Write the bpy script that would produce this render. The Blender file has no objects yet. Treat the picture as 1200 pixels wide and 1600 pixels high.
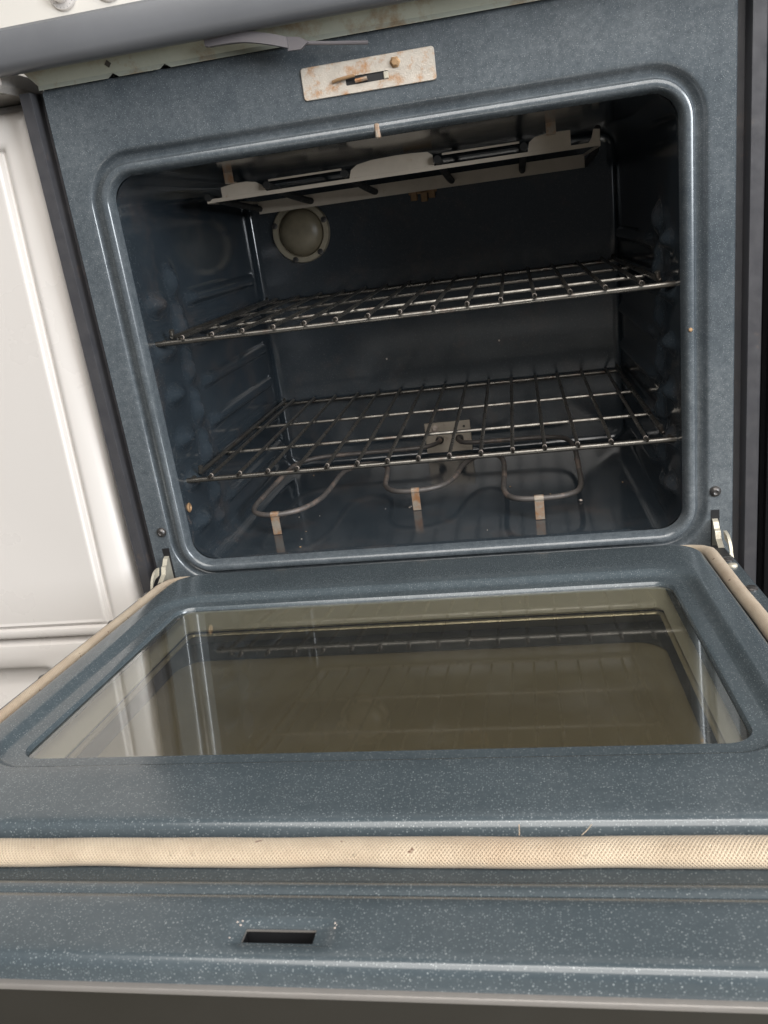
import bpy, math, random
from mathutils import Matrix, Vector
random.seed(7)
R = math.radians
S = bpy.context.scene
COL = S.collection

# ------------------------------------------------------------------ camera
cam = bpy.data.cameras.new("camera"); camo = bpy.data.objects.new("camera", cam); COL.objects.link(camo)
cam.sensor_fit = 'VERTICAL'; cam.sensor_height = 36.0; cam.sensor_width = 27.0
cam.lens = 1285.635 / 1600 * 36.0
cam.clip_start = 0.01; cam.clip_end = 50
RX = Vector((0.98135593, 0.14182929, -0.12971121))
DN = Vector((-0.07351822, -0.34655232, -0.93514521))
FW = Vector((-0.1775827, 0.92724643, -0.32966414))
CP = Vector((0.12898, -0.908, 0.38056))
camo.matrix_world = Matrix(((RX.x, -DN.x, -FW.x, CP.x), (RX.y, -DN.y, -FW.y, CP.y), (RX.z, -DN.z, -FW.z, CP.z), (0, 0, 0, 1)))
cam.dof.use_dof = True; cam.dof.focus_distance = 0.92; cam.dof.aperture_fstop = 20
S.camera = camo

# ------------------------------------------------------------------ world, lamps, exposure
w = bpy.data.worlds.new("World"); S.world = w; w.use_nodes = True
bg = w.node_tree.nodes['Background']; bg.inputs['Color'].default_value = (0.93, 0.96, 1.0, 1); bg.inputs['Strength'].default_value = 0.06
def area(name, loc, target, sx, sy, power, col):
    l = bpy.data.lights.new(name, 'AREA'); l.shape = 'RECTANGLE'; l.size = sx; l.size_y = sy; l.energy = power; l.color = col
    o = bpy.data.objects.new(name, l); COL.objects.link(o); o.location = loc
    o.rotation_euler = (Vector(target) - Vector(loc)).to_track_quat('-Z', 'Y').to_euler(); return o
area("ceiling_lamp", (0.7, -3.3, 2.4), (0.7, -3.3, 0), 3.6, 4.6, 250, (1, 0.965, 0.92))
area("shop_window", (2.3, -1.75, 0.95), (0, 0.1, 0.2), 1.1, 1.3, 85, (0.90, 0.95, 1.0))
area("ceiling_tube", (0.30, -1.15, 2.2), (0.30, -1.15, 0), 1.2, 0.12, 8, (1, 0.97, 0.93))
S.view_settings.view_transform = 'Standard'; S.view_settings.look = 'None'
S.view_settings.exposure = 0.30; S.view_settings.gamma = 1
S.render.engine = 'CYCLES'

# ------------------------------------------------------------------ materials
class NT:
    def __init__(s, name):
        s.m = bpy.data.materials.new(name); s.m.use_nodes = True; s.t = s.m.node_tree; s.p = s.t.nodes['Principled BSDF']
        s.co = s.n('ShaderNodeTexCoord')
    def n(s, typ, **kw):
        x = s.t.nodes.new(typ)
        for k, v in kw.items(): setattr(x, k, v)
        return x
    def l(s, a, b): s.t.links.new(a, b)
    def noise(s, scale, detail=4, rough=.6, vec=None):
        x = s.n('ShaderNodeTexNoise'); x.inputs['Scale'].default_value = scale; x.inputs['Detail'].default_value = detail; x.inputs['Roughness'].default_value = rough
        s.l(vec or s.co.outputs['Object'], x.inputs['Vector']); return x.outputs['Fac']
    def ramp(s, v, a, b, lo=0., hi=1.):
        x = s.n('ShaderNodeMapRange'); x.inputs[1].default_value = a; x.inputs[2].default_value = b; x.inputs[3].default_value = lo; x.inputs[4].default_value = hi
        s.l(v, x.inputs[0]); return x.outputs[0]
    def mix(s, f, a, b):
        x = s.n('ShaderNodeMix', data_type='RGBA')
        if isinstance(f, (int, float)): x.inputs[0].default_value = f
        else: s.l(f, x.inputs[0])
        for i, c in ((6, a), (7, b)):
            if isinstance(c, tuple): x.inputs[i].default_value = (*c, 1)
            else: s.l(c, x.inputs[i])
        return x.outputs[2]
    def math(s, op, a, b=None):
        x = s.n('ShaderNodeMath', operation=op)
        for i, c in ((0, a), (1, b)):
            if c is None: continue
            if isinstance(c, (int, float)): x.inputs[i].default_value = c
            else: s.l(c, x.inputs[i])
        return x.outputs[0]
    def bump(s, h, strength=.2, dist=.001):
        x = s.n('ShaderNodeBump'); x.inputs['Strength'].default_value = strength; x.inputs['Distance'].default_value = dist
        s.l(h, x.inputs['Height']); s.l(x.outputs[0], s.p.inputs['Normal'])
    def set(s, **kw):
        for k, v in kw.items():
            i = s.p.inputs[k.replace('_', ' ')]
            if isinstance(v, tuple): i.default_value = (*v, 1)
            elif isinstance(v, (int, float)): i.default_value = v
            else: s.l(v, i)
        return s

def enamel(name, base, fleck=.6, dust=.0, rough=.16, stain=0., flecksc=(420., 230.), dustcol=(.30, .32, .33)):
    t = NT(name)
    c = t.mix(t.noise(9, 5), tuple(b * .85 for b in base), tuple(b * 1.2 for b in base))
    if dust:
        d = t.math('MULTIPLY', t.ramp(t.noise(5, 8, .75), .3, .75), t.ramp(t.noise(140, 6, .8), .25, .75))
        c = t.mix(t.math('MULTIPLY', d, dust), c, dustcol)
    if stain:
        st = t.math('MULTIPLY', t.ramp(t.noise(11, 8, .7), .52, .68), stain)
        c = t.mix(st, c, (.16, .10, .065))
    tot = None
    for sc, thr in ((flecksc[0], .36), (flecksc[1], .27)):
        v = t.n('ShaderNodeTexVoronoi'); v.inputs['Scale'].default_value = sc; t.l(t.co.outputs['Object'], v.inputs['Vector'])
        sp = t.n('ShaderNodeSeparateColor'); t.l(v.outputs['Color'], sp.inputs[0])
        f = t.math('MULTIPLY', t.ramp(v.outputs['Distance'], thr, thr * .45), t.math('POWER', t.ramp(sp.outputs[0], .3, 1.), 1.6))
        tot = f if tot is None else t.math('MAXIMUM', tot, f)
    c = t.mix(t.math('MULTIPLY', tot, fleck), c, (.62, .66, .66))
    t.set(Base_Color=c, Roughness=t.ramp(t.noise(14, 6, .7), .3, .75, rough * .75, rough * 1.5))
    t.set(IOR=1.6)
    t.bump(t.noise(180, 2), .05, .0006)
    return t.m
def metal(name, c1, c2, sc=40, metallic=.7, rough=(.3, .55), rust=None, rust_amt=(.55, .7), rsc=25, bump=.15):
    t = NT(name)
    c = t.mix(t.noise(sc, 6, .7), c1, c2)
    if rust: c = t.mix(t.ramp(t.noise(rsc, 7, .7), *rust_amt), c, rust)
    t.set(Base_Color=c, Metallic=metallic, Roughness=t.ramp(t.noise(sc * 2, 4), .3, .7, *rough))
    t.bump(t.noise(sc * 8, 3), bump, .0006)
    return t.m
def plain(name, c, rough=.4, metallic=0., var=.12, sc=15, bump=.05):
    t = NT(name)
    t.set(Base_Color=t.mix(t.noise(sc, 5), tuple(x * (1 - var) for x in c), tuple(min(1, x * (1 + var)) for x in c)), Roughness=t.ramp(t.noise(sc * 2, 5), .3, .7, rough * .92, rough * 1.1), Metallic=metallic)
    t.bump(t.noise(sc * 20, 2), bump, .0005)
    return t.m

M = {}
M['frame'] = enamel('enamel_front', (.041, .051, .060), .26, .50, .20, flecksc=(900., 560.))
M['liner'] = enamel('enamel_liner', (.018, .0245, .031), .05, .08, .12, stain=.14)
M['doorpanel'] = enamel('enamel_door', (.045, .058, .066), .32, .16, .20, flecksc=(820., 500.))
M['trim'] = metal('side_trim_steel', (.045, .046, .054), (.075, .072, .074), 30, .3, (.3, .5), (.12, .09, .075), (.6, .75))
M['lip'] = plain('cooktop_grey', (.115, .118, .126), .36, var=.25, sc=9)
M['vent'] = metal('vent_steel', (.46, .47, .40), (.33, .34, .28), 18, .35, (.35, .6), (.24, .14, .06), (.52, .70), 16)
M['latchplate'] = metal('latch_plate_steel', (.60, .55, .48), (.30, .26, .22), 80, .3, (.3, .55), (.36, .18, .07), (.50, .66), 60, .6)
M['rusty'] = metal('rusty_steel', (.40, .27, .14), (.24, .13, .07), 60, .4, (.5, .7))
M['chrome'] = metal('rack_chrome', (.20, .19, .17), (.08, .073, .066), 60, .85, (.22, .42), (.10, .065, .05), (.55, .75), 30)
M['tip'] = metal('rack_tip', (.62, .54, .48), (.40, .33, .29), 160, .3, (.35, .5))  # pale tone paints highlights on rack wire ends; also colours chips and crumbs
M['element'] = metal('element_tube', (.14, .125, .115), (.055, .05, .048), 50, .3, (.4, .6), (.34, .25, .20), (.52, .72), 22, .3)
M['broil'] = metal('broil_tube', (.018, .017, .016), (.010, .010, .010), 50, 0., (.6, .8))
M['clip'] = metal('clip_steel', (.42, .37, .31), (.22, .18, .14), 110, .4, (.3, .5), (.30, .15, .07), (.42, .60), 80, .5)
M['reflector'] = metal('reflector_steel', (.54, .47, .39), (.36, .31, .25), 40, .05, (.4, .6), (.30, .17, .09), (.62, .74), 30)
M['backplate'] = metal('terminal_plate_steel', (.46, .41, .34), (.34, .29, .24), 40, .4, (.35, .55), (.14, .09, .06), (.6, .75), 40)
M['zinc'] = metal('zinc', (.60, .56, .46), (.34, .31, .25), 110, .45, (.35, .6), (.30, .22, .12), (.58, .75), 60)
M['screw'] = metal('dark_screw', (.10, .09, .085), (.05, .05, .05), 80, .6, (.25, .45))
M['black'] = plain('black', (.008, .008, .009), .5)
M['blackgloss'] = plain('black_enamel', (.012, .012, .013), .3)
M['lever'] = plain('lever_grey', (.11, .10, .105), .35)
M['well'] = metal('well_steel', (.90, .87, .74), (.78, .76, .62), 22, .05, (.35, .5))
M['wellgold'] = metal('well_seam', (.62, .55, .38), (.50, .44, .32), 30, .5, (.3, .45))
M['mask'] = plain('glass_mask', (.035, .037, .036), .12)
M['brown'] = plain('brown_glass', (.25, .21, .125), .12, var=.06, sc=6, bump=.01)
M['edge'] = metal('door_edge_steel', (.26, .24, .22), (.19, .18, .17), 40, .4, (.3, .5))
M['olive'] = plain('door_outer_trim', (.020, .018, .014), .55)
M['white'] = plain('white_enamel', (.63, .598, .57), .28, var=.015, sc=3, bump=.02)
M['cream'] = plain('cream_console', (.68, .65, .60), .3, var=.02, sc=3)
M['print'] = plain('grey_print', (.33, .32, .31), .5)
M['lampring'] = metal('lamp_ring', (.50, .44, .33), (.30, .26, .19), 50, .5, (.4, .55))
M['wall'] = plain('pale_wall_paint', (.72, .70, .66), .7, var=.03)
M['floor'] = plain('brown_floor', (.10, .09, .07), .5, var=.2)

def glass_mat(name, tint, ior):
    t = NT(name); nt = t.t; nt.nodes.remove(t.p)
    out = nt.nodes['Material Output']
    tr = t.n('ShaderNodeBsdfTransparent'); tr.inputs[0].default_value = (*tint, 1)
    gl = t.n('ShaderNodeBsdfGlossy'); gl.inputs['Color'].default_value = (.95, .96, .95, 1); gl.inputs['Roughness'].default_value = .035
    fr0 = t.n('ShaderNodeFresnel'); fr0.inputs[0].default_value = ior
    fr = t.n('ShaderNodeMapRange'); fr.inputs[3].default_value = .21; t.l(fr0.outputs[0], fr.inputs[0])   # heat-reflecting coat
    # fine smears: dried streaks that scatter a little light
    df = t.n('ShaderNodeBsdfDiffuse'); df.inputs[0].default_value = (.6, .6, .56, 1)
    m1 = t.n('ShaderNodeMixShader'); t.l(fr.outputs[0], m1.inputs[0]); t.l(tr.outputs[0], m1.inputs[1]); t.l(gl.outputs[0], m1.inputs[2])
    mp = t.n('ShaderNodeMapping'); mp.inputs['Scale'].default_value = (60, 3, 1); t.l(t.co.outputs['Object'], mp.inputs[0])
    sm = t.math('ADD', t.ramp(t.noise(7, 6, .7), .5, .8, 0, .03), t.ramp(t.noise(700, 1), .72, .78, 0, .25))
    m2 = t.n('ShaderNodeMixShader'); t.l(t.math('ADD', sm, .02), m2.inputs[0]); t.l(m1.outputs[0], m2.inputs[1]); t.l(df.outputs[0], m2.inputs[2])
    t.l(m2.outputs[0], out.inputs['Surface']); return t.m
M['glass'] = glass_mat('window_glass', (.98, .97, .90), 1.75)
M['lens'] = plain('lamp_glass', (.22, .185, .125), .38, var=.4, sc=60)

def gasket_mat():
    t = NT('braided_gasket'); uv = t.co.outputs['UV']
    sp = t.n('ShaderNodeSeparateXYZ'); t.l(uv, sp.inputs[0])
    u = t.math('MULTIPLY', sp.outputs[0], 3000.); v = t.math('MULTIPLY', sp.outputs[1], 2 * math.pi * 19)
    a = t.math('SINE', t.math('ADD', u, v)); b = t.math('SINE', t.math('SUBTRACT', u, v))
    h = t.math('ADD', t.math('MULTIPLY', t.math('MAXIMUM', a, b), .5), .5)
    n = t.noise(30, 6, .7)
    c = t.mix(t.ramp(n, .35, .7), (.40, .315, .22), (.54, .44, .32))
    c = t.mix(t.ramp(t.noise(8, 5), .5, .75), c, (.38, .265, .17))
    c = t.mix(t.ramp(h, .8, .25, 0, .5), c, (.20, .135, .085))
    c = t.mix(t.ramp(t.noise(120, 2), .70, .74), c, (.14, .07, .04))
    c = t.mix(t.ramp(t.noise(45, 7, .75), .60, .78, 0, .7), c, (.30, .19, .11))
    t.set(Base_Color=c, Roughness=.75); t.p.inputs['Sheen Weight'].default_value = .15
    t.bump(h, .7, .0012); return t.m
M['gasket'] = gasket_mat()

# ------------------------------------------------------------------ helpers
def mesh(name, V, F, mat, parent=None, smooth=False, mats=None, uvs=None):
    m = bpy.data.meshes.new(name); m.from_pydata([tuple(v) for v in V], [], F)
    if mats:
        for x in mat: m.materials.append(M[x])
        m.polygons.foreach_set('material_index', mats)
    else: m.materials.append(M[mat])
    if smooth:
        m.polygons.foreach_set('use_smooth', [True] * len(F))
        try: m.set_sharp_from_angle(angle=R(38))
        except Exception: pass
    if uvs:
        l = m.uv_layers.new(name='UVMap')
        l.data.foreach_set('uv', [c for uv in uvs for c in uv])
    m.update()
    o = bpy.data.objects.new(name, m); COL.objects.link(o)
    if parent is not None:
        o.parent = parent
        if 'world' in parent.keys(): o.location = -Vector(parent.location)
    return o
class MB:
    def __init__(s): s.V = []; s.F = []
    def add(s, V, F):
        k = len(s.V); s.V += [Vector(v) for v in V]; s.F += [tuple(i + k for i in f) for f in F]; return s
    def box(s, x0, x1, y0, y1, z0, z1, bev=0., rot=None, org=None):
        c = ((x0 + x1) / 2, (y0 + y1) / 2, (z0 + z1) / 2); h = ((x1 - x0) / 2, (y1 - y0) / 2, (z1 - z0) / 2)
        V = []; F = []
        if bev <= 0:
            V = [Vector((c[0] + i * h[0], c[1] + j * h[1], c[2] + k * h[2])) for i in (-1, 1) for j in (-1, 1) for k in (-1, 1)]
            F = [(0, 1, 3, 2), (4, 6, 7, 5), (0, 4, 5, 1), (2, 3, 7, 6), (0, 2, 6, 4), (1, 5, 7, 3)]
        else:
            idx = {}
            for i in (-1, 1):
                for j in (-1, 1):
                    for k in (-1, 1):
                        for a in range(3):
                            q = [h[0] - bev, h[1] - bev, h[2] - bev]; q[a] = h[a]
                            idx[(i, j, k, a)] = len(V); V.append(Vector((c[0] + i * q[0], c[1] + j * q[1], c[2] + k * q[2])))
            def fix(f, n):
                p = [V[i] for i in f]; nn = (p[1] - p[0]).cross(p[2] - p[0])
                F.append(tuple(f) if nn.dot(Vector(n)) > 0 else tuple(reversed(f)))
            sg = (-1, 1)
            for s_ in sg:
                fix([idx[(s_, j, k, 0)] for j, k in ((-1, -1), (1, -1), (1, 1), (-1, 1))], (s_, 0, 0))
                fix([idx[(j, s_, k, 1)] for j, k in ((-1, -1), (1, -1), (1, 1), (-1, 1))], (0, s_, 0))
                fix([idx[(j, k, s_, 2)] for j, k in ((-1, -1), (1, -1), (1, 1), (-1, 1))], (0, 0, s_))
            for p in sg:
                for q in sg:
                    fix([idx[(p, q, -1, 0)], idx[(p, q, 1, 0)], idx[(p, q, 1, 1)], idx[(p, q, -1, 1)]], (p, q, 0))
                    fix([idx[(p, -1, q, 0)], idx[(p, 1, q, 0)], idx[(p, 1, q, 2)], idx[(p, -1, q, 2)]], (p, 0, q))
                    fix([idx[(-1, p, q, 1)], idx[(1, p, q, 1)], idx[(1, p, q, 2)], idx[(-1, p, q, 2)]], (0, p, q))
                    for r_ in sg: fix([idx[(p, q, r_, 0)], idx[(p, q, r_, 1)], idx[(p, q, r_, 2)]], (p, q, r_))
        if rot is not None:
            o = Vector(org or c); V = [o + rot @ (v - o) for v in V]
        return s.add(V, F)
    def rings(s, rings, close=True, cap0=False, cap1=False, flip=False):
        n = len(rings[0]); V = [p for r in rings for p in r]; F = []
        for i in range(len(rings) - 1):
            for j in range(n if close else n - 1):
                k = (j + 1) % n
                f = (i * n + j, i * n + k, (i + 1) * n + k, (i + 1) * n + j); F.append(f[::-1] if flip else f)
        if cap0: F.append(tuple(range(n))[::-1] if not flip else tuple(range(n)))
        if cap1:
            b = (len(rings) - 1) * n; f = tuple(range(b, b + n)); F.append(f if not flip else f[::-1])
        return s.add(V, F)
    def tube(s, pts, r, n=10, flat=None, close=False):
        pts = [Vector(p) for p in pts]; rs = []; up = None
        for i, p in enumerate(pts):
            a = pts[max(i - 1, 0)]; b = pts[min(i + 1, len(pts) - 1)]
            if close: a = pts[i - 1]; b = pts[(i + 1) % len(pts)]
            d = (b - a).normalized()
            if up is None: up = Vector((0, 0, 1)) if abs(d.z) < .9 else Vector((1, 0, 0))
            e1 = d.cross(up).normalized(); e2 = e1.cross(d).normalized(); up = e2
            rr = r[i] if isinstance(r, (list, tuple)) else r
            rs.append([p + (e1 * math.cos(q) + e2 * math.sin(q)) * rr for q in (2 * math.pi * k / n for k in range(n))])
        if close: rs.append(rs[0]); return s.rings(rs)
        return s.rings(rs, cap0=True, cap1=True)
    def lathe(s, c, axis, prof, n=32, rot0=0.):
        # prof: (radius, along-axis)
        a = Vector(axis).normalized(); u = Vector((0, 0, 1)) if abs(a.z) < .9 else Vector((1, 0, 0)); e1 = a.cross(u).normalized(); e2 = a.cross(e1)
        rs = [[Vector(c) + a * h + (e1 * math.cos(rot0 + q) + e2 * math.sin(rot0 + q)) * r for q in (2 * math.pi * k / n for k in range(n))] for r, h in prof]
        return s.rings(rs, cap0=True, cap1=True)
    def build(s, name, mat, parent=None, smooth=False): return mesh(name, s.V, s.F, mat, parent, smooth)
def catmull(P, k=8):
    P = [Vector(p) for p in P]; out = []
    for i in range(len(P) - 1):
        a = P[max(i - 1, 0)]; b = P[i]; c = P[i + 1]; d = P[min(i + 2, len(P) - 1)]
        for j in range(k):
            t = j / k
            out.append(.5 * ((2 * b) + (c - a) * t + (2 * a - 5 * b + 4 * c - d) * t * t + (3 * b - a - 3 * c + d) * t ** 3))
    out.append(P[-1]); return out
def rrect(x0, x1, z0, z1, r, nx=40, nz=40, nc=10):
    P = []
    def seg(a, b, n): P.extend([(a[0] + (b[0] - a[0]) * i / n, a[1] + (b[1] - a[1]) * i / n) for i in range(n)])
    def arc(cx, cz, a0, n): P.extend([(cx + r * math.cos(a0 + math.pi / 2 * i / n), cz + r * math.sin(a0 + math.pi / 2 * i / n)) for i in range(n)])
    seg((x0 + r, z0), (x1 - r, z0), nx); arc(x1 - r, z0 + r, -math.pi / 2, nc)
    seg((x1, z0 + r), (x1, z1 - r), nz); arc(x1 - r, z1 - r, 0, nc)
    seg((x1 - r, z1), (x0 + r, z1), nx); arc(x0 + r, z1 - r, math.pi / 2, nc)
    seg((x0, z1 - r), (x0, z0 + r), nz); arc(x0 + r, z0 + r, math.pi, nc)
    return P
def thing(name, label, cat, loc=(0, 0, 0), group=None, world=True):
    o = bpy.data.objects.new(name, None); COL.objects.link(o); o.location = loc; o.empty_display_size = .1
    o['label'] = label; o['category'] = cat
    if group: o['group'] = group
    if world: o['world'] = 1
    return o
def structure(o): o['kind'] = 'structure'; return o

# ------------------------------------------------------------------ setting
FZ = -0.315
structure(MB().box(-2.5, 2.5, -2.5, .82, FZ - .05, FZ).build('floor', 'floor'))
structure(MB().box(-2.5, 2.5, .82, .90, FZ, 2.2).build('wall', 'wall'))

# ------------------------------------------------------------------ the oven range
rg = thing('oven_range', 'dark blue speckled enamel oven standing open with its door lowered', 'oven', (0, .25, FZ))
W_, H_ = .305, .4718
NX, NZ, NCN = 60, 150, 10
def ring(off, y, x=W_, z0=0., z1=H_, r=.036, f=None):
    return [Vector((p[0], y, p[1])) for p in rrect(-x - off, x + off, z0 - off, z1 + off, max(r + off, .003), NX, NZ, NCN)]
# face frame with pressed bead
outer = [Vector((p[0], 0, p[1])) for p in rrect(-.347, .347, -.045, .5565, .004, NX, NZ, NCN)]
outer_b = [Vector((p[0], .012, p[1])) for p in rrect(-.349, .349, -.047, .5585, .005, NX, NZ, NCN)]
outer_c = [Vector((p.x, .03, p.z)) for p in outer_b]
prof = [(.020, 0), (.0175, .0003), (.0158, .0014), (.0142, .0045), (.0128, .0075), (.0105, .0090), (.0075, .0090), (.0055, .0070), (.0045, .003), (.0036, -.0015), (.0022, -.0042), (-.0002, -.0052), (-.003, -.0050), (-.0055, -.0032), (-.0075, .001), (-.009, .008)]
rs = [outer_c, outer_b, [Vector((p.x, .002, p.z)) for p in rrect and [Vector((q[0], 0, q[1])) for q in rrect(-.3485, .3485, -.0465, .558, .005, NX, NZ, NCN)]], outer]
for k in range(1, 4):
    t = k / 4; b = ring(.020, 0); rs.append([a.lerp(c, t) for a, c in zip(outer, b)])
rs += [ring(o, y) for o, y in prof]
MB().rings(rs).build('front_frame', 'frame', rg, True)

# cavity liner
LV = [.327, .2725, .218, .163, .108, .053]
def emboss(y, z):
    h = 0.
    for i, zl in enumerate(LV):
        for (yc, zc, ry, rz, a) in ((.050, zl - .004, .020, .0095, .0120), (.105, zl + .018, .012, .015, .0105), (.108, zl - .020, .011, .010, .0075)):
            d = ((y - yc) / ry) ** 2 + ((z - zc) / rz) ** 2
            if d < 5: h = max(h, a * math.exp(-(d ** 1.3) * .8))
        if y > .11:
            e = min(1, max(0, (y - .13) / .035)) * min(1, max(0, (.425 - y) / .02)); e = e * e * (3 - 2 * e)
            d = ((z - (zl - .006)) / .0065) ** 2
            if d < 4: h = max(h, .0085 * e * math.exp(-d * d * .5))
    return h
ys = [.008, .012, .016, .020]; ys += [.024 + .0042 * i for i in range(100)]; ys += [.4485, .452, .4545, .456]
rs = []
for i, y in enumerate(ys):
    t = (y - .008) / .448
    hx = .2955 - .0095 * t; z0 = .009 - .016 * min(1, max(0, (y - .008) / .03)); z1 = .4628; r = .030 - .006 * t
    if i == 0: hx, z0, z1, r = .296, .009, .4628, .030
    ins = [0, .0015, .005, .012][max(0, i - (len(ys) - 4))] if i >= len(ys) - 4 else 0
    if y > .455: ins = .012
    P = rrect(-hx + ins, hx - ins, z0 + ins, z1 - ins, max(.006, r - ins), NX, NZ, NCN); q = []
    for (px, pz) in P:
        dx = 0.
        if abs(px) > hx - .02 and .02 < pz < .40 and y < .44:
            e = emboss(y, pz); dx = -math.copysign(e, px)
        dz = 0.
        if pz < z0 + .004 + ins and abs(px) < .275:   # raised bead along the floor's front
            e = min(1, max(0, (.275 - abs(px)) / .03)); dz = .0055 * e * math.exp(-((y - .040) / .0055) ** 2)
        if pz > z1 - .004: dz = -.004 * math.exp(-((px + .03) / .2) ** 2) * math.sin(min(1, y / .4) * math.pi)
        q.append(Vector((px + dx, y, pz + dz)))
    rs.append(q)
last = rs[-1]
for k in (.66, .33): rs.append([Vector((p.x * k, .456, (p.z - .22) * k + .22)) for p in last])
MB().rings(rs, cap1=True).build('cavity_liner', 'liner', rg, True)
# the tab on the bead, top middle
MB().box(.0005, .0055, -.0062, .003, .4605, .4745, .0012).build('bead_clip', 'clip', rg)
MB().lathe((-.2965, .017, .077), (1, 0, 0), [(.0001, .001), (.005, .001), (.0062, .0028), (.0045, .004), (.003, .0025), (.0001, .0025)], 18).build('liner_screw', 'rusty', rg, True)

# side trims
for s in (-1, 1):
    pr = [(.3470, .0300), (.3478, .0170), (.3585, .0165), (.3597, .0145), (.3600, .0015), (.3612, -.0005), (.3730, -.0012), (.3745, .0010), (.3752, .0060), (.3752, .62)]
    zz = [-.30, -.1, .1, .3, .45, .557]
    MB().rings([[Vector((s * a, b, z)) for a, b in pr] for z in zz], close=False, flip=(s > 0)).build('side_trim', 'trim', rg, True)
MB().box(-.374, .374, .48, .62, -.30, .57).build('back_panel', 'black', rg)
MB().box(-.346, .346, .012, .05, -.30, -.048, .004).build('lower_front_panel', 'blackgloss', rg)

# cooktop edge: rounded grey lip, top sheet
pl = [(.60, .612), (.02, .612), (-.030, .6105), (-.042, .6088), (-.0485, .6050), (-.0505, .5985), (-.0500, .585), (-.0488, .5775), (-.0470, .5742), (-.0435, .5705), (-.038, .5690), (-.030, .5690), (-.020, .5735), (-.0195, .585), (.60, .585)]
MB().rings([[Vector((x, y, z)) for y, z in pl] for x in (-.3775, -.376, .376, .3775)], close=True, cap0=True, cap1=True, flip=True).build('cooktop', 'lip', rg, True)
# vent strip under the lip: bent sheet with two notches
mb = MB(); a = Vector((0, -.0110, .5735)); c = Vector((0, -.0052, .5605)); d = Vector((0, -.0058, .5560))
nt = [(-.262, .006), (-.205, .006)]
xs = [-.352, -.268, -.262, -.256, -.211, -.205, -.199, -.1, 0, .1, .2, .352]
top = []; mid = []; bot = []
for x in xs:
    notch = x in (-.262, -.205)
    f = -1 if x < 0 else 1
    xe = x if abs(x) < .35 else f * .357; xb = x if abs(x) < .35 else f * .347
    top.append(Vector((xe, a.y, a.z))); mid.append(Vector((xb, c.y, c.z))); bot.append(Vector((xb, d.y, d.z + (.004 if notch else 0))))
mb.rings([top, mid, bot], close=False)
mb.rings([[p + Vector((0, .0012, .0012)) for p in q] for q in (top, mid, bot)], close=False, flip=True)
mb.build('vent_strip', 'vent', rg)
MB().lathe((-.264, -.0088, .5685), (0, -.9, -.4), [(.0001, .0006), (.0036, .0006), (.0038, -.001), (.0001, -.001)], 4).build('vent_hole', 'screw', rg, True)

# door lock lever hanging under the lip
lv = catmull([(-.152, -.026, .5675), (-.135, -.028, .5672), (-.112, -.029, .5655), (-.088, -.028, .560), (-.070, -.026, .5545)], 6)
mb = MB(); rs = []
for i, p in enumerate(lv):
    hw = .0048 if i > 1 else .004
    rs.append([p + Vector((0, -.004, hw)), p + Vector((0, .003, hw)), p + Vector((0, .003, -hw)), p + Vector((0, -.004, -hw))])
mb.rings(rs, cap0=True, cap1=True)
lever = mb.build('lock_lever', 'lever', rg)
mb = MB(); mb.rings([[Vector((x, y, z)) for x, z in ((-.072, .5600), (-.058, .5575), (-.050, .5525), (-.058, .5470), (-.071, .5475))] for y in (-.028, -.024)], cap0=True, cap1=True)
mesh('lever_pivot', mb.V, mb.F, 'lever', lever)
mb = MB(); mb.tube([(-.056, -.025, .5525), (-.03, -.021, .549), (.006, -.015, .545)], .0018, 8)
mesh('lever_rod', mb.V, mb.F, 'lever', lever, True)

# latch plate with slot
mb = MB(); n4 = (10, 4, 4)
for y0, y1, fl in ((-.0022, -.0022, 0),):
    o_ = rrect(-.0675, .0675, .505, .535, .003, *n4); i_ = rrect(-.023, .0205, .5128, .5205, .0008, *n4)
    ob = [Vector((x, -.0003, z)) for x, z in o_]; o1 = [Vector((x, -.0014, z)) for x, z in o_]; o2 = [Vector((x * .992, -.0022, (z - .52) * .97 + .52)) for x, z in o_]
    i1 = [Vector((x, -.0022, z)) for x, z in i_]; i2 = [Vector((x, -.0004, z)) for x, z in i_]
    mb.rings([ob, o1, o2, i1, i2])
lp = mb.build('latch_plate', 'latchplate', rg, True)
def sub(mb, name, mat, par, smooth=False): return mesh(name, mb.V, mb.F, mat, par, smooth)
sub(MB().box(-.0235, .021, -.0008, -.0003, .512, .5215), 'slot_opening', 'black', lp)
sub(MB().lathe((.0283, -.0022, .5262), (0, -1, 0), [(.0055, 0), (.0055, .0008), (.0042, .0014), (.0040, .0034), (.0030, .0042), (.0001, .0042)], 6), 'plate_screw', 'rusty', lp, True)
sub(MB().tube([(-.036, -.0030, .5180), (-.030, -.0052, .5190), (-.013, -.0050, .5205)], .0016, 8), 'latch_hook', 'rusty', lp, True)
sub(MB().tube([(-.013, -.004, .5155), (-.001, -.004, .5163)], .0020, 8), 'latch_pin', 'clip', lp, True)
sub(MB().box(.0155, .0205, -.0026, -.0008, .5132, .5200, .0006), 'latch_stop', 'zinc', lp)

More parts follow.
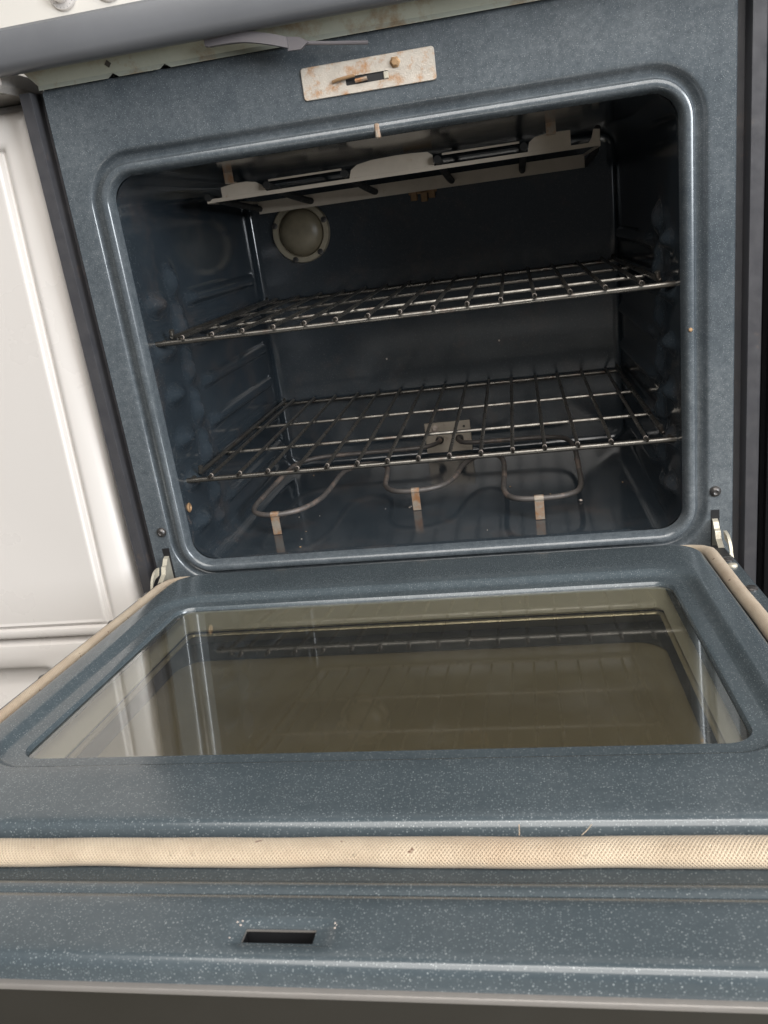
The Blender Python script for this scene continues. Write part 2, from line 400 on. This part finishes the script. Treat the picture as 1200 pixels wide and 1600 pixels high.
# frame screws, dark plates for the hinge slots, hinges
for s in (-1, 1):
    x = s * .3295
    sc = MB().lathe((x, 0, .053), (0, -1, 0), [(.0062, -.001), (.0062, .001), (.005, .003), (.0028, .0042), (.0020, .0036), (.0001, .0032)], 20).build('frame_screw', 'screw', rg, True)
    MB().box(x - .0045, x + .0045, -.0006, .001, -.020, .031).build('hinge_slot_dark', 'black', rg)  # flat black plate paints the shade inside the slot; no recess cut
    # hinge arm: notched zinc plate out of the slot, curved link
    pf = [(.004, .022), (-.006, .019), (-.012, .013), (-.016, .012), (-.020, .004), (-.030, .000), (-.046, -.006), (-.060, -.012), (-.060, -.024), (.004, -.018)]
    mb = MB(); mb.rings([[Vector((x + dx, y, z)) for y, z in pf] for dx in (-.0036, .0024)], cap0=True, cap1=True, flip=True)
    hg = mb.build('hinge_arm', 'zinc', rg)
    lk = catmull([(x + s * .006, -.022, .009), (x + s * .0065, -.034, .008), (x + s * .007, -.044, .000), (x + s * .007, -.050, -.012)], 5)
    rs = [[p + Vector((dx, 0, 0)) + Vector((0, o * .6, o)) for dx, o in ((-.0016, .0042), (.0016, .0042), (.0016, -.0042), (-.0016, -.0042))] for p in lk]
    sub(MB().rings(rs, cap0=True, cap1=True), 'hinge_link', 'zinc', hg)

# oven lamp
lc = (-.203, .4555, .382)
lm = MB().lathe(lc, (0, -1, 0), [(.047, -.002), (.047, .004), (.0455, .0065), (.038, .007), (.0365, .0045), (.036, -.002)], 48).build('oven_lamp', 'lampring', rg, True)
sub(MB().lathe(lc, (0, -1, 0), [(.0362, .001), (.034, .007), (.028, .0125), (.018, .016), (.008, .0175), (.0001, .018)], 40), 'lamp_lens', 'lens', lm, True)
for ang in (20, 110, 160, 250, 310):
    c = Vector(lc) + Vector((math.cos(R(ang)) * .043, -.006, math.sin(R(ang)) * .043))
    sub(MB().lathe(c, (0, -1, 0), [(.0048, -.001), (.0048, .0014), (.0035, .002), (.0001, .002)], 12), 'ring_notch', 'screw', lm, True)
# temperature sensor bracket
sb = MB().box(-.024, .020, .450, .4555, .414, .436, .001).build('sensor_bracket', 'rusty', rg)
for x, z in ((-.016, .411), (.000, .408), (.012, .412)): sub(MB().box(x - .005, x + .005, .446, .4545, z - .006, z + .008, .001), 'bracket_tab', 'rusty', sb)

# broil shield + tube + hangers
mb = MB()
mb.box(-.242, .236, .3704, .3716, .4155, .4330)
def plate(P):   # thin upright plate from an outline in x, z
    a = [Vector((x, .1484, z)) for x, z in P]; b = [p + Vector((0, .0012, 0)) for p in a]
    mb.rings([b, a], cap0=True, cap1=True, flip=True)
mb.box(-.242, .236, .1484, .1496, .4305, .4350)
for P in ([(-.2420, .4351), (-.2370, .4351), (-.2390, .4405), (-.2430, .4390)], [(.2230, .4351), (.2355, .4351), (.2360, .4480), (.2290, .4490), (.2265, .4400)],
          [(-.2215, .4351), (-.1640, .4351), (-.1690, .4430), (-.1760, .4470), (-.1880, .4492), (-.2050, .4490), (-.2212, .4465)],
          [(-.0590, .4351), (.0440, .4351), (.0435, .4470), (.0380, .4512), (.0200, .4525), (.0, .4528), (-.0300, .4518), (-.0480, .4490), (-.0560, .4440)],
          [(.1540, .4351), (.2030, .4351), (.2030, .4515), (.1780, .4520), (.1630, .4498), (.1560, .4450)]): plate(P)
for xa, xb in ((-.1600, -.0680), (.0545, .1450)): mb.box(xa, xb, .1500, .1512, .4455, .4478)
for x in (-.2415, .2355): mb.box(x - .0005, x + .0005, .1497, .3703, .4300, .4335)
mb.build('broil_shield', 'reflector', rg)
mb = MB()
for x in (-.161, -.0635, .049, .1495):
    mb.tube(catmull([(x, .1405, .4412), (x, .1475, .4405), (x, .17, .4385), (x, .25, .4310), (x, .364, .4240), (x + .002, .378, .4250), (x + .002, .440, .428)], 4), .0046, 10)
mb.tube([(-.239, .144, .437), (-.240, .25, .430), (-.240, .40, .421)], .0042, 10); mb.tube([(.234, .153, .449), (.240, .25, .43), (.240, .40, .421)], .0042, 10)
mb.build('broil_element', 'broil', rg, True)
for x, f in ((-.205, 1), (.181, 1)):
    MB().box(x - .0055, x + .0055, .136, .1372, .4490, .4640).build('broil_hanger', 'clip', rg)
    MB().box(x - .0055, x + .0055, .1372, .149, .4490, .4502).build('broil_hanger_foot', 'clip', rg)

# bake element, clips, terminal plate
zb = .0215
bp = [(-.018, .456, .020), (-.018, .435, zb), (-.030, .415, zb), (-.06, .405, zb), (-.14, .405, zb), (-.215, .402, zb), (-.250, .375, zb), (-.258, .32, zb), (-.262, .23, zb), (-.263, .17, zb), (-.252, .137, zb), (-.221, .124, zb), (-.187, .140, zb), (-.168, .18, zb), (-.163, .23, zb), (-.158, .30, zb), (-.138, .335, zb), (-.11, .335, zb), (-.090, .31, zb), (-.083, .26, zb), (-.078, .215, zb), (-.062, .188, zb), (-.031, .181, zb), (.002, .193, zb), (.020, .225, zb), (.030, .28, zb), (.048, .325, zb), (.075, .330, zb), (.090, .30, zb), (.093, .23, zb), (.093, .155, zb), (.106, .119, zb), (.138, .110, zb), (.176, .117, zb), (.193, .145, zb), (.197, .23, zb), (.198, .33, zb), (.188, .385, zb), (.155, .405, zb), (.09, .408, zb), (.03, .414, zb), (.016, .435, zb), (.016, .456, .020)]
be = MB().tube(catmull(bp, 7), .0037, 12).build('bake_element', 'element', rg, True)
for (x, y, wd) in ((-.221, .1215, .0058), (-.031, .1785, .0056), (.138, .1075, .0058)):
    mb = MB().box(x - wd, x + wd, y - .0012, y, -.0062, zb + .001)
    mb.tube([(x - wd, y + .0028, zb), (x + wd, y + .0028, zb)], .0047, 12)
    sub(mb, 'element_clip', 'clip', be)
tp = MB().box(-.042, .036, .4525, .4555, -.003, .050, .001).build('terminal_plate', 'backplate', rg)
sub(MB().lathe((-.024, .4525, .040), (0, -1, 0), [(.0058, 0), (.0055, .002), (.003, .0038), (.0001, .0036)], 16), 'plate_screw', 'tip', tp, True)
for x in (-.018, .016): sub(MB().lathe((x, .4525, .020), (0, -1, 0), [(.007, 0), (.007, .004), (.0045, .006), (.0001, .006)], 16), 'terminal_collar', 'screw', tp, True)
for x, z in ((.004, .030), (.025, .040)): sub(MB().lathe((x, .4525, z), (0, -1, 0), [(.0022, 0), (.0022, .0004), (.0001, .0004)], 10), 'plate_hole', 'black', tp)

# ------------------------------------------------------------------ door (swung down, not quite level)
A = math.atan(.1053); ZD = .0066
door = MB()
zb0 = -.052
sh = [(-.014, -.016), (-.655, -.0125), (-.6590, -.0150), (-.6600, -.0190), (-.6600, -.050), (-.650, -.054), (-.020, -.054), (-.014, -.050)]
def dorient(o):
    o.rotation_euler = (-A, 0, 0); o.location = Vector((0, 0, ZD)) - Vector(rg.location)
# outer shell: sides and back with the window well cut through its middle
wellout = rrect(-.2655, .2655, -.4645, -.1355, .02, 20, 14, 6)
shell_o = rrect(-.3365, .3365, -.6445, -.016, .006, 20, 14, 6)
mb = MB()
shell_i = rrect(-.3335, .3335, -.6400, -.019, .006, 20, 14, 6)
mb.rings([[Vector((x, y, h)) for x, y in q] for q, h in ((wellout, -.036), (shell_i, -.036), (shell_i, -.0180), (shell_o, -.0180), (shell_o, -.062), (wellout, -.062))])
dr = mb.build('door', 'olive', rg); dorient(dr)
dsub = lambda mb, n, m, sm=False: mesh(n, mb.V, mb.F, m, dr, sm)
# light folded edge at the free end
dsub(MB().rings([[Vector((x, y, h)) for y, h in ((-.6405, -.0166), (-.6425, -.0162), (-.6442, -.0164), (-.6448, -.0172), (-.6448, -.0190), (-.6405, -.0190))] for x in (-.3365, .3365)], cap0=True, cap1=True, flip=True), 'folded_edge', 'edge', True)
# tray: gasket channel floor, side flanges and front skirt, with latch slot
vs = [(-.018, -.0160), (-.022, -.0125), (-.030, -.0118), (-.10, -.0118), (-.30, -.0118), (-.50, -.0118), (-.5400, -.0118), (-.5745, -.0115), (-.5790, -.0090), (-.5830, -.0070), (-.5875, -.0064), (-.5910, -.0072), (-.5950, -.0052), (-.5990, -.0042),
      (-.6030, -.0040), (-.6070, -.0040), (-.6100, -.0040), (-.6125, -.0040), (-.6145, -.0054), (-.6165, -.0058), (-.6175, -.0058), (-.6265, -.0058), (-.6285, -.0052), (-.6305, -.0040), (-.6355, -.0040), (-.6378, -.0046), (-.6394, -.0064), (-.6404, -.0100), (-.6412, -.0172)]
xs = [-.3350, -.3345, -.332, -.30, -.25, -.15, -.08, -.034, -.0305, -.028, -.0245, -.0235, .0120, .0165, .0200, .0230, .027, .08, .15, .25, .30, .332, .3345, .3350]
V = []; F = []
for (v, h) in vs:
    for x in xs:
        hh = h
        if -.6310 < v < -.6110:   # pressed dimple only round the slot
            if not (-.0305 < x < .0230): hh = -.0040
            elif x in (-.028, .0200): hh = (h - .0040) / 2
        if abs(x) > .3345: hh = min(hh, -.0172)
        elif abs(x) > .333: hh = min(hh, h - .0022)
        V.append(Vector((x, v, hh)))
nx = len(xs)
for i in range(len(vs) - 1):
    for j in range(nx - 1):
        if vs[i][0] in (-.6175,) and -.024 < xs[j] < .0119: continue
        if vs[i][0] > -.468 and vs[i][0] < -.09 and abs(xs[j] + xs[j + 1]) < .45: pass
        F.append((i * nx + j, (i + 1) * nx + j, (i + 1) * nx + j + 1, i * nx + j + 1))
# cut the middle (window) out of the tray: rows between v=-.10 and -.50, columns -.25...25
F = [f for f in F if not (all(abs(V[k].x) < .251 for k in f) and all(-.501 < V[k].y < -.099 for k in f))]
tray = mesh('door_tray', V, F, 'doorpanel', dr, True)
dsub(MB().rings([[Vector((x, y, h)) for x, y in ((-.0235, -.6265), (.0120, -.6265), (.0120, -.6175), (-.0235, -.6175))] for h in (-.0059, -.0072)], cap1=False), 'latch_slot', 'edge')
for (x, v, r_) in ((-.0292, -.6145, .0011), (-.0268, -.6135, .0008), (-.0270, -.6162, .0009), (-.0297, -.6250, .0010), (.0205, -.6140, .0010), (.0215, -.6155, .0008), (.0210, -.6172, .0009)):
    dsub(MB().lathe((x, v, -.0050), (.2, .1, 1), [(r_ * .5, 0), (r_ * .7, .0003), (r_ * .45, .0007), (.0001, .0008)], 5), 'enamel_chip', 'tip')
dsub(MB().rings([[Vector((x, y, h)) for x, y in ((-.0245, -.6273), (.0130, -.6273), (.0130, -.6167), (-.0245, -.6167))] for h in (-.0073, -.030)], cap1=True), 'slot_pocket', 'black')
# raised inner panel with stepped window opening
def rr(x, y0, y1, r, h): return [Vector((a, b, h)) for a, b in rrect(-x, x, y0, y1, r, 50, 34, 10)]
po = (.3015, -.5400, -.0380, .036)
def pin(d, h): return rr(po[0] - d, po[1] + d, po[2] - d, max(.004, po[3] - d), h)
def wof(d, h): return rr(.2555 + d, -.4505 - d, -.1455 + d, .018 + d, h)
rs = [pin(-.0012, -.0117), pin(-.0006, -.0085), pin(.0002, -.0048), pin(.0016, -.0022), pin(.004, -.0008), pin(.0075, -.0002), pin(.013, .0000)]
a_, b_ = pin(.013, 0), wof(.0245, 0)
rs += [[p.lerp(q, t) for p, q in zip(a_, b_)] for t in (.33, .66)]
rs += [b_, wof(.022, -.0006), wof(.0195, -.0028), wof(.0165, -.0050), wof(.0140, -.0058), wof(.0125, -.0060), wof(.004, -.0060), wof(.0015, -.0064), wof(0, -.0085), wof(-.0004, -.0110)]
dsub(MB().rings(rs, flip=True), 'inner_panel', 'doorpanel', True)
# panes and well
def face(pts): return MB().add(pts, [tuple(range(len(pts)))])
dsub(face(wof(.006, -.0100)), 'window_glass', 'glass')
dsub(MB().rings([wof(.0002, -.0111), wof(-.0100, -.0290), wof(-.0085, -.0312)], flip=True), 'window_well', 'well', True)
dsub(MB().rings([wof(-.0085, -.0330), wof(-.0120, -.0332), wof(-.0130, -.0345), wof(-.0120, -.0362)], flip=True), 'well_seam', 'wellgold', True)
dsub(MB().rings([wof(-.0110, -.0363), wof(-.008, -.0380), wof(.004, -.0490)], flip=True), 'well_lower_wall', 'well', True)
dsub(MB().rings([rr(.264, -.463, -.137, .02, -.0492), rr(.240, -.440, -.190, .028, -.0492)], flip=True), 'glass_border', 'mask')
dsub(face(rr(.244, -.444, -.186, .028, -.0500)), 'outer_glass', 'brown')
# gasket: braided rope along three sides, tucked in at the hinge end
gx, gf, gr = .3115, -.5572, .045
path = [(-.288, -.036), (-.300, -.040), (-.3090, -.052), (-.3115, -.07)] + [(-gx, -.07 - i * (abs(gf) - .07 - gr) / 30) for i in range(1, 31)]
path += [(-gx + gr - gr * math.cos(R(a)), gf + gr - gr * math.sin(R(a))) for a in range(9, 91, 9)]
path += [(-gx + gr + i * (2 * gx - 2 * gr) / 60, gf) for i in range(1, 60)]
path += [(gx - gr + gr * math.sin(R(a)), gf + gr - gr * math.cos(R(a))) for a in range(0, 91, 9)]
path += [(gx, gf + gr + i * (abs(gf) - .07 - gr) / 30) for i in range(1, 31)] + [(.3110, -.06), (.3050, -.048), (.2950, -.041), (.282, -.037)]
gp = []
for i, (x, y) in enumerate(path):
    wob = .0004 * math.sin(i * .35) + .0002 * math.sin(i * .77 + 1)
    gp.append(Vector((x + (wob if abs(x) > .29 else 0), y + (wob if abs(x) < .29 else 0), -.0070)))
V = []; F = []; UV = []; n = 24; L = 0; LL = [0]
for i in range(1, len(gp)): L += (gp[i] - gp[i - 1]).length; LL.append(L)
for i, p in enumerate(gp):
    d = (gp[min(i + 1, len(gp) - 1)] - gp[max(i - 1, 0)]).normalized(); sd = Vector((0, 0, 1)).cross(d)
    end = min(i, len(gp) - 1 - i); f = min(1, .45 + end * .18)
    wf = (1.0 + .02 * math.sin(i * .4 + .4)) * f
    front = 1.0 if abs(gp[i].y - gf) < .02 else .72
    for k in range(n):
        q = 2 * math.pi * k / n
        V.append(p + sd * math.cos(q) * (.0102 if front == 1.0 else .0068) * wf + Vector((0, 0, math.sin(q) * .0062 * wf)))
for i in range(len(gp) - 1):
    for k in range(n):
        k2 = (k + 1) % n
        F.append((i * n + k, (i + 1) * n + k, (i + 1) * n + k2, i * n + k2))
        UV += [(LL[i], k / n), (LL[i + 1], k / n), (LL[i + 1], (k + 1) / n), (LL[i], (k + 1) / n)]
F.append(tuple(range(n))); UV += [(0, k / n) for k in range(n)]
F.append(tuple((len(gp) - 1) * n + k for k in reversed(range(n)))); UV += [(L, k / n) for k in reversed(range(n))]
g = mesh('gasket', V, F, 'gasket', dr, True, uvs=UV); g['label'] = 'frayed beige braided rope gasket'
# rivets on the side flanges
for s in (-1, 1):
    for v, r_ in ((-.075, .0060), (-.095, .0050), (-.165, .0062), (-.30, .006), (-.45, .006)):
        dsub(MB().lathe((s * .3255, v, -.0118), (0, 0, 1), [(r_, 0), (r_, .0012), (r_ * .8, .0026), (r_ * .4, .0032), (.0001, .0033)], 16), 'door_screw', 'zinc' if v == -.095 else 'screw', True)
    dsub(MB().box(s * .3255 - .006, s * .3255 + .006, -.062, -.022, -.0117, -.0112), 'hinge_cutout', 'black')

# ------------------------------------------------------------------ racks
def make_rack(name, label, z, tilt=0.):
    t = thing(name, label, 'oven rack', (0, .027, z), 'oven racks', world=False)
    def p(mb, n, m='chrome', sm=True): return mesh(n, mb.V, mb.F, m, t, sm)
    hw = .2885
    p(MB().tube(catmull([(-hw, .012, 0), (-hw + .003, .002, 0), (-hw + .012, 0, 0), (0, 0, 0), (hw - .012, 0, 0), (hw - .003, .002, 0), (hw, .012, 0)], 5), .0032, 10), 'front_rod')
    p(MB().tube([(-.280, .420, 0), (.280, .420, 0)], .0030, 10), 'back_rod')
    for s in (-1, 1):
        p(MB().tube(catmull([(s * .2790, .016, .013), (s * .2805, .019, .006), (s * .2825, .028, .0035), (s * .2820, .10, .0035), (s * .2790, .40, .0035), (s * .2790, .424, .0035), (s * .2790, .432, .010)], 5), .0030, 10), 'side_rod')
    for i, y in enumerate((.125, .262)):
        p(MB().tube([(-.281, y, -.0005), (.281, y, -.0005)], .0024, 8), 'cross_rod')
    me = None
    for k in range(15):
        x = (k - 7) * .0371
        if me is None:
            w = p(MB().tube(catmull([(0, -.0022, .0050), (0, .004, .0052), (0, .21, .0052), (0, .422, .0052)], 3), .0023, 8), 'wire'); me = w
            tip = mesh('wire_tip_glint', *(lambda q: (q.V, q.F))(MB().lathe((0, -.0020, .0050), (0, -1, 0), [(.0026, -.0004), (.0026, .0006), (.0022, .0011), (.0001, .0012)], 10)), 'tip', w, True)  # pale cap paints the bright glint on the wire end
        else:
            w = me.copy(); COL.objects.link(w); w.parent = t
            c = tip.copy(); COL.objects.link(c); c.parent = w
        w.location = (x + random.uniform(-.0006, .0006), 0, 0); w.rotation_euler = (random.uniform(-.0015, .0015), 0, random.uniform(-.004, .004))
    return t
make_rack('oven_rack', 'upper wire oven rack set high in the dark cavity', .2795)
make_rack('oven_rack', 'lower wire oven rack just above the looped heating element', .1090)

# crumbs on the cavity floor and walls
def crumb(x, y, z, r, label, mat='tip'):
    mb = MB(); mb.lathe((x, y, z), (.3, .2, 1), [(r * .5, 0), (r, r * .5), (r * .8, r), (r * .2, r * 1.2)], 7)
    o = mb.build('crumb', mat); o['label'] = label; o['category'] = 'crumb'
for x, z in ((-.092, .166), (.0955, .176)):
    MB().lathe((x, .4562, z), (0, -1, 0), [(.0016, 0), (.0014, .0008), (.0001, .001)], 8).build('enamel_chip', 'tip', rg)
MB().lathe((.3035, -.0048, .2345), (0, -1, .1), [(.0016, 0), (.0022, .0006), (.0016, .0014), (.0001, .0016)], 10).build('grease_drop', 'rusty', rg, True)
for k in range(16):
    a = random.random()
    x, y = random.uniform(-.26, .26), random.uniform(.06, .43); r_ = random.uniform(.0006, .0014)
    MB().lathe((x, y, -.0071), (.2, .1, 1), [(r_, 0), (r_ * 1.2, r_ * .4), (r_ * .5, r_), (.0001, r_)], 6).build('residue_speck', 'tip' if a < .5 else 'rusty', rg)
for k in range(6):
    x = random.uniform(-.26, .27); y0 = gf + random.choice((-1, 1)) * .0085; dx = random.uniform(-.006, .006)
    dsub(MB().tube(catmull([(x, y0 * 1.0, -.003), (x + dx * .5, y0 + (y0 - gf) * .15, -.001), (x + dx, y0 + (y0 - gf) * .22, random.uniform(-.002, .003))], 4), .00022, 5), 'loose_fibre', 'gasket')
crumb(.193, .165, -.0068, .0028, 'tiny pale crumb on oven floor right of the element loop')

# ------------------------------------------------------------------ white range next door
wr = thing('white_range', 'white enamel range standing left of the open dark oven', 'range', (-.77, .30, FZ))
RXE = -.3865
LEAN = .055   # front leans back towards the top
def wy(z, y): return y + (z - (-.065)) * LEAN
def wpart(mb, n, m='white', sm=False, lean=True):
    if lean:
        for v in mb.V: v.y = v.y + (v.z + .065) * LEAN
    return mb.build(n, m, wr, sm)
wpart(MB().box(-1.148, RXE - .002, .030, .62, FZ + .02, .560, .004), 'cabinet')
# oven door slab with rounded edge and a raised mitred inner panel
def pr_panel(x0, x1, z0, z1, prof):
    return [[Vector((a, y, b)) for a, b in rrect(x0 - o, x1 + o, z0 - o, z1 + o, max(r, .0005), 20, 20, 6)] for o, y, r in prof]
x1 = -.4365; z0 = -.066; z1 = .50
rs = pr_panel(-1.10, x1, z0, z1, [(.0500 - .001, .029, .006), (.0495, .012, .006), (.048, .004, .006), (.043, -.001, .006), (.036, -.003, .006), (.020, -.0035, .004), (.0155, -.0030, .003), (.0125, -.0008, .003), (.0105, .0022, .002), (.0085, .0026, .002), (.0070, .0006, .0015), (.0020, .0002, .001), (.0005, -.0018, .001), (-.0010, -.0022, .001), (-.0040, -.0010, .001)])
# shift the bottom of the slab: only a thin rail stays under the panel
for r_ in rs:
    for v in r_:
        if v.z < z0: v.z = z0 + (v.z - z0) * .42
mb = MB().rings(rs, cap1=True); wpart(mb, 'oven_door', 'white', True)
# drawer below with a scooped grip
xs = [-1.147, -1.14, -1.0, -.80, -.66, -.645, -.635, -.62, -.60, -.575, -.555, -.540, -.530, -.52, -.50, -.45, -.400, -.393, RXE - .001]
zs = [-.0895, -.0900, -.0925, -.097, -.103, -.112, -.125, -.130, -.134, -.138, -.144, -.152, -.165, -.180, -.200, -.22, -.25, -.288, -.292]
V = []; F = []
for z in zs:
    for x in xs:
        y = .0
        e = max(0, min(1, (-.0895 - z) / .010)); y += .016 * (1 - math.sin(e * math.pi / 2))
        if x <= -1.145 or x >= RXE - .002: y += .012
        ex = max(0, min(1, (-.530 - x) / .025)) * max(0, min(1, (x + 1.0) / .03)); ez = max(0, min(1, (-.128 - z) / .008)) * max(0, min(1, (z + .215) / .06))
        y += .022 * (ex * ex * (3 - 2 * ex)) * (ez * ez * (3 - 2 * ez))
        if z < -.29: y += .01
        V.append(Vector((x, y, z)))
for i in range(len(zs) - 1):
    for j in range(len(xs) - 1): F.append((i * len(xs) + j, (i + 1) * len(xs) + j, (i + 1) * len(xs) + j + 1, i * len(xs) + j + 1))
wpart(MB().add(V, F), 'drawer', 'white', True)
wpart(MB().box(-1.148, RXE, -.012, .60, .562, .588, .006), 'white_cooktop', 'white', False, False)
# backguard console with dials
bgd = wpart(MB().box(-1.148, -.409, .600, .66, .588, .905, .010), 'backguard', 'cream', False, False)
def wsub(mb, n, m, sm=False): return mesh(n, mb.V, mb.F, m, bgd, sm)
for cx, cz in ((-.583, .808), (-.500, .808), (-.83, .808)):
    wsub(MB().lathe((cx, .600, cz), (0, -1, 0), [(.024, 0), (.024, .004), (.0225, .006), (.014, .007), (.013, .022), (.011, .024), (.0001, .024)], 36), 'dial', 'white', True)
    for k in range(20):
        a = 2 * math.pi * k / 20; ca, sa = math.cos(a), math.sin(a)
        P = [Vector((cx + ca * r_ - sa * w_, .5936, cz + sa * r_ + ca * w_)) for r_, w_ in ((.0165, -.0006), (.0215, -.0006), (.0215, .0006), (.0165, .0006))]
        wsub(MB().add(P, [(0, 1, 2, 3)]), 'dial_mark', 'print')
wsub(MB().box(-.553, -.538, .5985, .5995, .7720, .7735), 'console_print', 'print')
wsub(MB().box(-.4125, -.4085, .5985, .66, .589, .904), 'end_cap', 'lampring')

# ------------------------------------------------------------------ black cabinet on the right
bk = thing('black_cabinet', 'black appliance side close by the right edge of the oven', 'appliance', (.75, .30, FZ))
MB().box(.386, 1.10, .035, .66, FZ + .02, .60, .004).build('cabinet', 'blackgloss', bk)
MB().box(.388, 1.098, .012, .034, FZ + .10, .57, .006).build('front_panel', 'blackgloss', bk)
